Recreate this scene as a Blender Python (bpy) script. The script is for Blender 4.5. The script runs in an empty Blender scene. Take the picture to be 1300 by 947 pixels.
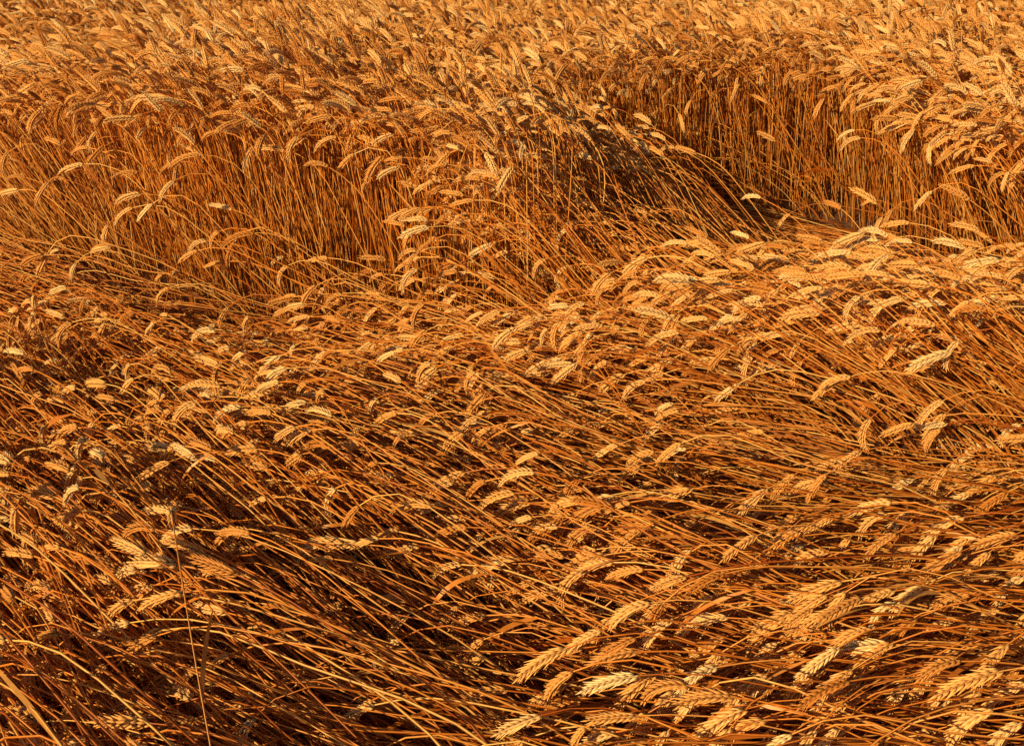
import bpy, math
import numpy as np
rng = np.random.default_rng(7)
scene = bpy.context.scene

# ------------------------------------------------------------------ helpers
def vnoise(x, y, scale, seed):
    r = np.random.default_rng(seed); G = 256
    g = r.uniform(-1, 1, (G, G))
    X = x/scale+1000.0; Y = y/scale+1000.0
    i = np.floor(X).astype(int); j = np.floor(Y).astype(int)
    fx = X-i; fy = Y-j
    fx = fx*fx*(3-2*fx); fy = fy*fy*(3-2*fy)
    a = g[i % G, j % G]; b = g[(i+1) % G, j % G]; c = g[i % G, (j+1) % G]; d = g[(i+1) % G, (j+1) % G]
    return (a*(1-fx)+b*fx)*(1-fy)+(c*(1-fx)+d*fx)*fy
def sstep(e0, e1, x):
    t = np.clip((x-e0)/(e1-e0), 0, 1); return t*t*(3-2*t)
def ground_z(x, y):
    return 0.05*vnoise(x, y, 1.7, 3)+0.02*vnoise(x, y, 0.5, 4)

def make_mesh(name, verts, quads, mat, col=None, smooth=True):
    me = bpy.data.meshes.new(name)
    nv, nq = len(verts), len(quads)
    me.vertices.add(nv); me.vertices.foreach_set("co", verts.astype(np.float32).ravel())
    me.loops.add(nq*4); me.loops.foreach_set("vertex_index", quads.astype(np.int32).ravel())
    me.polygons.add(nq)
    me.polygons.foreach_set("loop_start", np.arange(0, nq*4, 4, dtype=np.int32))
    me.polygons.foreach_set("use_smooth", np.full(nq, smooth))
    me.update(calc_edges=True)
    if col is not None:
        at = me.attributes.new("tint", 'FLOAT_COLOR', 'POINT')
        at.data.foreach_set("color", col.astype(np.float32).ravel())
    me.materials.append(mat)
    ob = bpy.data.objects.new(name, me)
    scene.collection.objects.link(ob)
    return ob

# ------------------------------------------------------------------ materials
def straw_mat(name, kind, transl=0.12):
    m = bpy.data.materials.new(name); m.use_nodes = True
    nt = m.node_tree; N = nt.nodes; L = nt.links
    b = N["Principled BSDF"]; out = N["Material Output"]
    b.inputs["Roughness"].default_value = 0.38 if kind == 'STEM' else 0.5
    b.inputs["Specular IOR Level"].default_value = 0.5 if kind == 'STEM' else 0.3
    b.inputs["Specular Tint"].default_value = (1, .85, .6, 1)
    at = N.new("ShaderNodeAttribute"); at.attribute_name = "tint"
    tc = N.new("ShaderNodeTexCoord")
    nz = N.new("ShaderNodeTexNoise"); nz.inputs["Scale"].default_value = 60 if kind == 'STEM' else 260
    nz.inputs["Detail"].default_value = 1
    L.new(tc.outputs["Object"], nz.inputs["Vector"])
    mr = N.new("ShaderNodeMapRange"); mr.inputs["To Min"].default_value = 0.68; mr.inputs["To Max"].default_value = 1.30
    L.new(nz.outputs["Fac"], mr.inputs["Value"])
    mul = N.new("ShaderNodeVectorMath"); mul.operation = 'SCALE'
    if kind == 'STEM':
        L.new(mr.outputs[0], mul.inputs["Scale"])
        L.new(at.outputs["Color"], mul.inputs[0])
    else:
        at.attribute_type = 'INSTANCER'; at.attribute_name = "tintv"
        cr = N.new("ShaderNodeValToRGB")
        e = cr.color_ramp.elements
        e[0].position = 0.0; e[0].color = (0.58, 0.215, 0.036, 1)
        e[1].position = 1.0; e[1].color = (0.94, 0.65, 0.28, 1)
        k = cr.color_ramp.elements.new(0.5); k.color = (0.88, 0.455, 0.125, 1)
        L.new(at.outputs["Fac"], cr.inputs["Fac"])
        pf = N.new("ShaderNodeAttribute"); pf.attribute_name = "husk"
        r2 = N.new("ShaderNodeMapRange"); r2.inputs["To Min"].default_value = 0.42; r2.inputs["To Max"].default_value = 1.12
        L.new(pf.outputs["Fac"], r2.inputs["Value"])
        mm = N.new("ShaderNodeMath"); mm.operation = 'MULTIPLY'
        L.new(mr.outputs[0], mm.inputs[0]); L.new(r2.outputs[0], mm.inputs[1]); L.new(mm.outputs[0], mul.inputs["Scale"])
        L.new(cr.outputs["Color"], mul.inputs[0])
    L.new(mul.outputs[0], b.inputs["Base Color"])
    if transl > 0:
        tr = N.new("ShaderNodeBsdfTranslucent"); L.new(mul.outputs[0], tr.inputs["Color"])
        mx = N.new("ShaderNodeMixShader"); mx.inputs[0].default_value = transl
        L.new(b.outputs[0], mx.inputs[1]); L.new(tr.outputs[0], mx.inputs[2])
        L.new(mx.outputs[0], out.inputs["Surface"])
    return m
mat_stem = straw_mat("straw_stem", 'STEM', 0)
mat_leaf = straw_mat("straw_leaf", 'STEM', 0.3)
mat_ear = straw_mat("wheat_ear_husk", 'EAR', 0)

# ------------------------------------------------------------------ flow field of the lodged crop
SC = 0.85
fx = SC*np.array([-9, -5, -4, -3.2, -2.2, -1.5, -.8, -.2, .20, .32, .6, .9, 1.1, 2.10, 2.16, 2.25, 2.4, 2.7, 3.2, 5, 9])
fy = SC*np.array([8.2, 7.2, 6.8, 6.1, 5.3, 4.9, 4.60, 4.40, 4.38, 5.1, 5.9, 6.3, 6.75, 6.8, 6.2, 5.9, 5.55, 5.2, 4.8, 4.6, 4.6])
# x, y, lean(deg from vertical), azimuth(deg from -X toward +Y)
mats = np.array([
 (-4, 5.2, 78, 25), (-3, 4.8, 80, 20), (-1.6, 4.4, 82, 22), (-.5, 4.1, 86, 24), (0.2, 4.0, 84, 26),
 (-2.2, 3.3, 81, 14), (-.9, 3.3, 78, 26), (0.2, 3.4, 78, 36), (.7, 3.6, 80, 36),
 (-1.6, 2.5, 75, 34), (-.9, 2.3, 69, 44), (-.3, 2.2, 67, 48), (.3, 2.5, 70, 40), (-.5, 1.5, 68, 40), (-2, 1.5, 70, 38),
 (.42, 4.8, 18, 20), (.60, 5.0, 28, 26), (.55, 5.4, 26, 30), (.85, 5.2, 38, 28), (.85, 5.6, 36, 30), (1.12, 5.35, 45, 28), (1.1, 5.8, 50, 28), (1.35, 5.5, 60, 28),
 (1.4, 5.15, 56, 26), (1.7, 5.4, 88, 28), (1.7, 5.1, 82, 26), (.85, 4.9, 38, 22), (1.15, 4.95, 48, 24), (1.5, 4.85, 74, 24),
 (.40, 4.45, 34, 6), (.66, 4.6, 40, 10), (.95, 4.62, 48, 14), (1.25, 4.65, 58, 16), (.62, 4.25, 50, 4), (.92, 4.30, 54, 8), (1.2, 4.35, 60, 12), (.75, 4.05, 72, 12), (1.1, 4.05, 74, 14),
 (1.5, 6.4, 89, 10), (1.9, 6.4, 89, 5), (1.6, 6.0, 89, 10), (2.0, 6.0, 89, 15), (1.85, 5.7, 89, 20), (2.1, 5.4, 89, 20),
 (2.0, 5.1, 89, 25), (2.2, 4.85, 89, 25), (2.8, 4.6, 88, 25), (1.8, 4.7, 88, 22), (2.3, 4.4, 88, 24), (1.6, 4.3, 87, 26), (3.2, 4.3, 87, 24), (2.0, 4.1, 88, 28), (2.8, 4.1, 88, 28),
 (1.5, 4.0, 80, 24), (2.0, 3.9, 80, 24), (2.6, 3.9, 80, 24), (3.2, 3.85, 78, 24),
 (1.25, 3.5, 66, 18), (1.48, 3.62, 56, 22), (1.7, 3.62, 52, 24), (2.0, 3.64, 51, 24), (2.4, 3.62, 50, 26), (2.9, 3.6, 52, 28),
 (1.62, 3.38, 46, 28), (1.95, 3.34, 43, 30), (2.3, 3.32, 43, 30), (2.8, 3.26, 44, 30),
 (1.15, 3.25, 84, 14), (1.58, 3.10, 87, 8), (1.95, 3.03, 87, 4), (2.5, 2.94, 86, 4),
 (1.1, 2.95, 80, 8), (1.6, 2.8, 79, 0),
 (1.0, 2.5, 74, -4), (1.7, 2.4, 74, -9), (.8, 2.1, 72, 4), (1.4, 1.8, 72, -8), (1.0, 1.3, 72, 0), (2.6, 2.0, 72, -4)], float)
stand = np.array([
 (-5, 8, 26, 15), (-3.6, 7.2, 34, 18), (-2.7, 6.2, 34, 18), (-2.0, 5.6, 20, 10), (-1.4, 5.2, 7, 0), (-.7, 5.0, 4, -20),
 (-.1, 4.8, 4, 10), (.15, 4.8, 7, 10), (.35, 5.5, 20, 22), (.65, 6.3, 26, 20), (1.1, 7.0, 10, 0), (1.7, 7.0, 5, 0),
 (2.1, 7.0, 5, 5), (2.35, 6.4, 8, 10), (2.5, 6.0, 14, 14), (2.8, 5.7, 24, 18), (3.3, 5.3, 30, 20), (3.2, 6.4, 18, 15), (4.0, 5.2, 32, 20),
 (-3, 9.5, 9, 0), (-1, 8, 7, 10), (0, 7.2, 12, 15), (1, 9.5, 8, 0), (3, 8.5, 10, 0), (5, 9, 10, 0), (0, 13, 8, 0), (-5, 13, 8, 0), (5, 13, 8, 0), (0, 25, 8, 0)], float)
mats[:, :2] *= SC; stand[:, :2] *= SC
def idw(P, x, y, p):
    w = 0; L = 0; A = 0
    for cx, cy, l, a in P:
        d2 = (x-cx)**2+(y-cy)**2+0.008
        k = d2**(-p/2); w = w+k; L = L+k*l; A = A+k*a
    return L/w, A/w
def flow(x, y):
    xw = x+0.07*vnoise(x, y, .35, 11); yw = y+0.06*vnoise(x, y, .4, 12)
    Lm, Am = idw(mats, xw, yw, 6.5)
    Ls, As = idw(stand, xw, yw, 4.5)
    d = yw-np.interp(xw, fx, fy)
    s = sstep(-0.05, 0.06, d)
    lean = Lm*(1-s)+Ls*s; az = Am*(1-s)+As*s
    return lean, az, s

# ------------------------------------------------------------------ plant positions
def scatter(y0, y1, dens):
    n = int(dens*(y1-y0)*(y1+3.0))
    y = rng.uniform(y0, y1, n); x = rng.uniform(-1, 1, n)*(y1*.5+1.5)
    k = np.abs(x) < y*.5+1.5
    return x[k], y[k]
def stalks(x, y, K, sides, rad):
    n = len(x)
    lean, az, s = flow(x, y)
    lean = lean+(7*vnoise(x, y, .16, 21)+6*vnoise(x, y, .55, 22))*(1-.5*s)*np.where(lean > 82, .35, 1)+rng.normal(0, 4.0, n)*np.where(lean > 86, .4, 1)
    up = s*(lean < 24)
    az = az+13*vnoise(x, y, .22, 23)+20*vnoise(x, y, .6, 24)*(1-s)+rng.normal(0, 5.0, n)+up*48*rng.normal(0, 1, n)
    stray = rng.random(n) < .003
    lean = np.where(stray, lean*rng.uniform(.7, .9, n), lean); az = az+np.where(stray, rng.uniform(-50, 50, n), 0)
    lean = np.clip(lean, 1, 89)
    Ln = rng.normal(.87, .055, n)*(1+.05*vnoise(x, y, .8, 25))*(1+.10*s)
    droop = np.where(rng.random(n) < .75, rng.uniform(25, 80, n), rng.uniform(0, 30, n))
    droop = droop+s*rng.uniform(-15, 50, n)
    q = sstep(60, 72, lean)
    u = np.linspace(0, 1, K)[None, :]
    if K > 6: u = 1-(1-u)**1.2
    bend = rng.normal(0, 6, n)[:, None]
    l = lean[:, None]
    th1 = l*(0.72+0.40*sstep(0, .45, u))+bend*np.sin(u*3.1)
    hp = .95*np.cos(np.radians(np.minimum(lean, 88)))*rng.uniform(.12, 1.25, n)**.8+.01
    uc = np.clip(hp/1.15, .01, .4)[:, None]
    thE = 88+rng.normal(0, 3.0, n)[:, None]
    perk = np.where(rng.random(n) < .5, rng.uniform(8, 34, n), rng.uniform(0, 8, n))[:, None]*(lean < 86)[:, None]
    th2 = 22+(thE-22)*sstep(0, 2*uc, u)+bend*.6*np.sin(u*5)-perk*np.exp(-((u-.82)/.14)**2)
    qq = q[:, None]; th = th1*(1-qq)+th2*qq
    th = np.minimum(th, 93)
    droop = droop*(1-.4*q)+q*perk[:, 0]*.7
    th = th+droop[:, None]*sstep(.76, 1.0, u)**1.2
    th = np.radians(th)
    a = np.radians(az[:, None]+rng.normal(0, 9, n)[:, None]*u)
    d = np.stack([-np.sin(th)*np.cos(a), np.sin(th)*np.sin(a), np.cos(th)], -1)
    du = np.diff(u, axis=1)[:, :, None]*Ln[:, None, None]
    seg = (d[:, 1:]+d[:, :-1])*.5*du
    base = np.stack([x, y, ground_z(x, y)-.01], -1)
    pos = np.concatenate([base[:, None, :], base[:, None, :]+np.cumsum(seg, 1)], 1)
    gz = ground_z(pos[:, :, 0], pos[:, :, 1])
    lift = rng.uniform(.02, .10, n)[:, None]*np.clip(u*4, 0, 1)
    pos[:, :, 2] = np.maximum(pos[:, :, 2], gz+lift-.012)
    nn = np.stack([np.sin(a), np.cos(a), np.zeros_like(a)], -1)
    bb = np.cross(d, nn)
    r = rad*rng.uniform(.75, 1.3, n)[:, None]*(1.15-.4*u)
    V = []
    for k in range(sides):
        ph = 2*math.pi*k/sides
        V.append(pos+r[:, :, None]*(math.cos(ph)*nn+math.sin(ph)*bb))
    V = np.stack(V, 2)
    idx = np.arange(n*K*sides).reshape(n, K, sides)
    i0 = idx[:, :-1]; i1 = idx[:, 1:]
    Q = np.stack([i0, np.roll(i0, -1, 2), np.roll(i1, -1, 2), i1], -1).reshape(-1, 4)
    t = np.clip(.5+.30*rng.normal(0, 1, n), 0, 1)[:, None]
    lo = np.array([.40, .092, .009]); mid = np.array([.77, .262, .032]); hi = np.array([.93, .50, .13])
    c = np.where((t < .5)[..., None], lo+(mid-lo)*(t*2)[..., None], mid+(hi-mid)*(t*2-1)[..., None])
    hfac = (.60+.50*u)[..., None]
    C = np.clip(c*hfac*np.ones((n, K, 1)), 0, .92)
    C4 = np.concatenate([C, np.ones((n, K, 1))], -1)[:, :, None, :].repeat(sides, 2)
    T = d[:, -1]; X = np.stack([-np.cos(th[:, -1])*np.cos(a[:, -1]), np.cos(th[:, -1])*np.sin(a[:, -1]), -np.sin(th[:, -1])], -1)
    Yv = np.cross(T, X)
    rot = np.stack([np.arctan2(Yv[:, 2], T[:, 2]), np.arcsin(np.clip(-X[:, 2], -1, 1)), np.arctan2(X[:, 1], X[:, 0])], -1)
    return dict(V=V.reshape(-1, 3), Q=Q, C=C4.reshape(-1, 4), tip=pos[:, -1], rot=rot, pos=pos, th=th, a=a, c=c[:, 0], s=s)

zones = [(0.7, 6.8, 590, 12, 3, .0023, 0), (6.8, 13.0, 240, 7, 3, .0022, 0), (13.0, 24.0, 70, 5, 3, .0026, 1)]
allV, allQ, allC, off = [], [], [], 0
tips, rots, idxs = [], [], []
near = None
NHI, NLO = 8, 4
for (y0, y1, dn, K, sd, rad, lod) in zones:
    x, y = scatter(y0, y1, dn)
    R = stalks(x, y, K, sd, rad)
    if near is None: near = R
    allV.append(R['V']); allQ.append(R['Q']+off); allC.append(R['C']); off += len(R['V'])
    tips.append(R['tip']); rots.append(R['rot'])
    idxs.append(rng.integers(0, NHI, len(x)) if lod == 0 else NHI+rng.integers(0, NLO, len(x)))
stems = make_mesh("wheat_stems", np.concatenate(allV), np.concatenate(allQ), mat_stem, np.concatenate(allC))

# ------------------------------------------------------------------ dry leaves
def leaves(R, frac):
    n, K = R['th'].shape
    sel = np.nonzero(rng.random(n) < frac)[0]; m = len(sel)
    k = rng.integers(2, K-2, m)
    p0 = R['pos'][sel, k]; th0 = R['th'][sel, k]; a0 = R['a'][sel, k]
    S = 7; u = np.linspace(0, 1, S)[None, :]
    Ln = rng.uniform(.09, .24, m); W = rng.uniform(.0025, .0055, m)
    th = th0[:, None]+np.radians(rng.uniform(5, 30, m))[:, None]+np.radians(rng.uniform(0, 80, m))[:, None]*u**1.5
    a = a0[:, None]+np.radians(rng.normal(0, 35, m))[:, None]*(0.4+.6*u)
    d = np.stack([-np.sin(th)*np.cos(a), np.sin(th)*np.sin(a), np.cos(th)], -1)
    seg = (d[:, 1:]+d[:, :-1])*.5*(Ln/(S-1))[:, None, None]
    pos = np.concatenate([p0[:, None], p0[:, None]+np.cumsum(seg, 1)], 1)
    pos[:, :, 2] = np.maximum(pos[:, :, 2], ground_z(pos[:, :, 0], pos[:, :, 1])+.004)
    nn = np.stack([np.sin(a), np.cos(a), np.zeros_like(a)], -1); bb = np.cross(d, nn)
    tw = rng.uniform(0, 3.14, m)[:, None]+rng.normal(0, 1.4, m)[:, None]*u
    w = nn*np.cos(tw)[..., None]+bb*np.sin(tw)[..., None]
    prof = np.sin(np.clip(u*.85+.12, 0, 1)*math.pi)**.6
    wv = w*(W[:, None]*prof)[..., None]
    V = np.stack([pos-wv, pos+wv], 2)
    idx = np.arange(m*S*2).reshape(m, S, 2)
    Q = np.stack([idx[:, :-1, 0], idx[:, :-1, 1], idx[:, 1:, 1], idx[:, 1:, 0]], -1).reshape(-1, 4)
    c = R['c'][sel]*rng.uniform(.6, 1.05, m)[:, None]
    C = np.concatenate([c, np.ones((m, 1))], -1)[:, None, None, :].repeat(S, 1).repeat(2, 2)
    return V.reshape(-1, 3), Q, C.reshape(-1, 4)
V, Q, C = leaves(near, .32)
leaf_ob = make_mesh("wheat_leaves", V, Q, mat_leaf, C)

# ------------------------------------------------------------------ wheat ear templates
def ear_template(name, nodes, floret_sides, rings, length, curve, roll, seed, hi):
    r = np.random.default_rng(seed)
    verts, faces, husk = [], [], []
    def axis(s):
        th = curve*s
        if abs(curve) < 1e-3: return np.array([0, 0, s*length]), th
        R = length/curve
        return np.array([R*(1-math.cos(th)), 0, R*math.sin(th)]), th
    def frame(th):
        z = np.array([math.sin(th), 0, math.cos(th)]); x = np.array([math.cos(th), 0, -math.sin(th)]); y = np.array([0, 1, 0])
        cx = math.cos(roll)*x+math.sin(roll)*y; cy = -math.sin(roll)*x+math.cos(roll)*y
        return cx, cy, z
    def pod(o, dr, ln, wd, side, awn):
        dr = dr/np.linalg.norm(dr); a = np.cross(dr, side); a /= np.linalg.norm(a); b = np.cross(dr, a)
        base = len(verts)
        for i in range(rings):
            f = i/(rings-1)
            rr = wd*[.35, .95, 1.0, .62, .12][i] if rings == 5 else wd*[.4, 1.0, .7, .1][i]
            zz = ln*f
            if i == rings-1: zz = ln*(1+awn)
            for k in range(floret_sides):
                ph = 2*math.pi*k/floret_sides
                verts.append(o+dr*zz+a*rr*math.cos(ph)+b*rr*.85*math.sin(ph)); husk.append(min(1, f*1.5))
        for i in range(rings-1):
            for k in range(floret_sides):
                k2 = (k+1) % floret_sides
                faces.append((base+i*floret_sides+k, base+i*floret_sides+k2, base+(i+1)*floret_sides+k2, base+(i+1)*floret_sides+k))
    for i in range(nodes):
        s = (i+.2)/nodes*.93
        c, th = axis(s); x, y, z = frame(th)
        sg = 1 if i % 2 == 0 else -1
        size = (.72+.5*math.sin(min(1, s*1.05+.12)*math.pi)**.8)*(1 if i < nodes-1 else .9)
        pl = .0112*size*(20/nodes)**.5; pw = .0022*size*(20/nodes)**.45
        if hi:
            for off, tl in ((-1, .32), (0, .30), (1, .32)):
                dr = z+x*sg*(.36 if off == 0 else .24)*r.uniform(.8, 1.2)+y*off*tl*r.uniform(.8, 1.2)
                o = c+x*sg*.0016*(1.6 if off == 0 else 1)+y*off*.0014
                pod(o, dr, pl*r.uniform(.9, 1.12), pw*r.uniform(.9, 1.1), y if off == 0 else x, r.uniform(.3, 1.3) if off == 0 else r.uniform(0, .5))
        else:
            dr = z+x*sg*.3; pod(c+x*sg*.0016, dr, pl*1.1, pw*1.6, y, .2)
    c, th = axis(.93); x, y, z = frame(th); pod(c, z, .011, .0022, y, .4)
    ns = 6; base = len(verts)
    for i in range(ns):
        c, th = axis(i/(ns-1)*.95); x, y, z = frame(th)
        for k in range(4):
            ph = math.pi/2*k; verts.append(c+.0014*(x*math.cos(ph)+y*math.sin(ph))); husk.append(.3)
    for i in range(ns-1):
        for k in range(4):
            faces.append((base+i*4+k, base+i*4+(k+1) % 4, base+(i+1)*4+(k+1) % 4, base+(i+1)*4+k))
    me = bpy.data.meshes.new(name); me.from_pydata([tuple(v) for v in verts], [], faces)
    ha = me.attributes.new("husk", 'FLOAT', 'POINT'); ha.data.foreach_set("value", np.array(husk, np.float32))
    me.polygons.foreach_set("use_smooth", [True]*len(faces)); me.materials.append(mat_ear); me.update()
    return bpy.data.objects.new(name, me)
ear_col = bpy.data.collections.new("wheat_ear_kinds")
curv = [.1, .25, .4, .5, .65, .8, .95, 1.2]
for i in range(NHI):
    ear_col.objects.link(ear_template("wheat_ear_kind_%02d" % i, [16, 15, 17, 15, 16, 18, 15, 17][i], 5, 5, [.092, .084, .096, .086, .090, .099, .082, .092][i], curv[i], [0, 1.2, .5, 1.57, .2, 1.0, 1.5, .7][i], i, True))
for i in range(NLO):
    ear_col.objects.link(ear_template("wheat_ear_kind_%02d" % (NHI+i), 11, 4, 4, .088, [.2, .5, .8, 1.2][i], [0, 1.2, .5, 1.5][i], 50+i, False))

tips = np.concatenate(tips); rots = np.concatenate(rots); idxs = np.concatenate(idxs); ne = len(tips)
me = bpy.data.meshes.new("wheat_ears"); me.vertices.add(ne); me.vertices.foreach_set("co", tips.astype(np.float32).ravel())
def addattr(n, t, key, arr):
    a = me.attributes.new(n, t, 'POINT'); a.data.foreach_set(key, arr.ravel())
addattr("rot", 'FLOAT_VECTOR', "vector", rots.astype(np.float32))
addattr("kind", 'INT', "value", idxs.astype(np.int32))
addattr("size", 'FLOAT', "value", (rng.normal(1.04, .13, ne)).clip(.65, 1.35).astype(np.float32))
addattr("tv", 'FLOAT', "value", (.5+.25*rng.normal(0, 1, ne)+.15*vnoise(tips[:, 0], tips[:, 1], .6, 31)).clip(0, 1).astype(np.float32))
ears = bpy.data.objects.new("wheat_ears", me); scene.collection.objects.link(ears)
me.materials.append(mat_ear)
ng = bpy.data.node_groups.new("scatter_ears", 'GeometryNodeTree')
ng.interface.new_socket("Geometry", in_out='INPUT', socket_type='NodeSocketGeometry')
ng.interface.new_socket("Geometry", in_out='OUTPUT', socket_type='NodeSocketGeometry')
N = ng.nodes; L = ng.links
gi = N.new("NodeGroupInput"); go = N.new("NodeGroupOutput")
ci = N.new("GeometryNodeCollectionInfo"); ci.inputs["Collection"].default_value = ear_col
ci.inputs["Separate Children"].default_value = True; ci.inputs["Reset Children"].default_value = True
iop = N.new("GeometryNodeInstanceOnPoints"); iop.inputs["Pick Instance"].default_value = True
def named(n, t):
    a = N.new("GeometryNodeInputNamedAttribute"); a.data_type = t; a.inputs["Name"].default_value = n
    return a.outputs["Attribute"]
L.new(gi.outputs[0], iop.inputs["Points"]); L.new(ci.outputs[0], iop.inputs["Instance"])
L.new(named("kind", 'INT'), iop.inputs["Instance Index"])
e2r = N.new("FunctionNodeEulerToRotation"); L.new(named("rot", 'FLOAT_VECTOR'), e2r.inputs[0]); L.new(e2r.outputs[0], iop.inputs["Rotation"])
L.new(named("size", 'FLOAT'), iop.inputs["Scale"])
st = N.new("GeometryNodeStoreNamedAttribute"); st.data_type = 'FLOAT'; st.domain = 'INSTANCE'; st.inputs["Name"].default_value = "tintv"
L.new(iop.outputs[0], st.inputs["Geometry"]); L.new(named("tv", 'FLOAT'), st.inputs["Value"])
L.new(st.outputs[0], go.inputs[0])
md = ears.modifiers.new("scatter", 'NODES'); md.node_group = ng

field = bpy.data.objects.new("wheat_field", None); scene.collection.objects.link(field)
for o in (stems, leaf_ob, ears): o.parent = field

# ------------------------------------------------------------------ ground
gx = np.concatenate([-np.geomspace(400, 12, 14), np.linspace(-11.5, 11.5, 150), np.geomspace(12, 400, 14)])
gy = np.concatenate([-np.geomspace(400, 3, 14), np.linspace(-2.5, 20, 150), np.geomspace(21, 500, 16)])
X, Y = np.meshgrid(gx, gy, indexing='ij')
Z = ground_z(X, Y); nx, ny = X.shape
idx = np.arange(nx*ny).reshape(nx, ny)
Qg = np.stack([idx[:-1, :-1], idx[1:, :-1], idx[1:, 1:], idx[:-1, 1:]], -1).reshape(-1, 4)
gm = bpy.data.materials.new("soil_with_straw"); gm.use_nodes = True
nt = gm.node_tree; b = nt.nodes["Principled BSDF"]; b.inputs["Roughness"].default_value = .95
tc = nt.nodes.new("ShaderNodeTexCoord"); nz = nt.nodes.new("ShaderNodeTexNoise"); nz.inputs["Scale"].default_value = 14; nz.inputs["Detail"].default_value = 8
nt.links.new(tc.outputs["Object"], nz.inputs["Vector"])
cr = nt.nodes.new("ShaderNodeValToRGB"); cr.color_ramp.elements[0].position = .35; cr.color_ramp.elements[0].color = (.06, .022, .007, 1)
cr.color_ramp.elements[1].position = .7; cr.color_ramp.elements[1].color = (.24, .09, .02, 1)
nt.links.new(nz.outputs["Fac"], cr.inputs["Fac"]); nt.links.new(cr.outputs[0], b.inputs["Base Color"])
bp = nt.nodes.new("ShaderNodeBump"); bp.inputs["Distance"].default_value = .03; nt.links.new(nz.outputs["Fac"], bp.inputs["Height"]); nt.links.new(bp.outputs[0], b.inputs["Normal"])
make_mesh("ground", np.stack([X, Y, Z], -1).reshape(-1, 3), Qg, gm)

# ------------------------------------------------------------------ light
sd = np.array([-.66, -.75]); sd /= np.linalg.norm(sd); el = math.radians(24)
sun = bpy.data.lights.new("sun", 'SUN'); sun.energy = 5.0; sun.angle = math.radians(.5); sun.color = (1, .74, .40)
so = bpy.data.objects.new("sun", sun); scene.collection.objects.link(so)
from mathutils import Vector
v = Vector((sd[0]*math.cos(el), sd[1]*math.cos(el), math.sin(el)))
so.rotation_euler = v.to_track_quat('Z', 'Y').to_euler(); so.location = (-6, -6, 8)
w = bpy.data.worlds.new("World"); scene.world = w; w.use_nodes = True
sk = w.node_tree.nodes.new("ShaderNodeTexSky"); sk.sky_type = 'NISHITA'; sk.sun_disc = False
sk.sun_elevation = el; sk.sun_rotation = math.atan2(sd[0], sd[1])
bg = w.node_tree.nodes["Background"]; bg.inputs["Strength"].default_value = .05
w.node_tree.links.new(sk.outputs[0], bg.inputs["Color"])

# ------------------------------------------------------------------ camera
cam = bpy.data.cameras.new("camera"); co = bpy.data.objects.new("camera", cam); scene.collection.objects.link(co)
cam.sensor_width = 36; cam.angle = 2*math.atan(650/1390); cam.clip_end = 2000; cam.clip_start = .05
co.location = (0, 0, 1.57); co.rotation_euler = (math.radians(90-23.2), 0, 0)
scene.camera = co
scene.view_settings.view_transform = 'Standard'; scene.view_settings.look = 'None'; scene.view_settings.exposure = 0
print("ears", ne, "stem quads", len(stems.data.polygons))
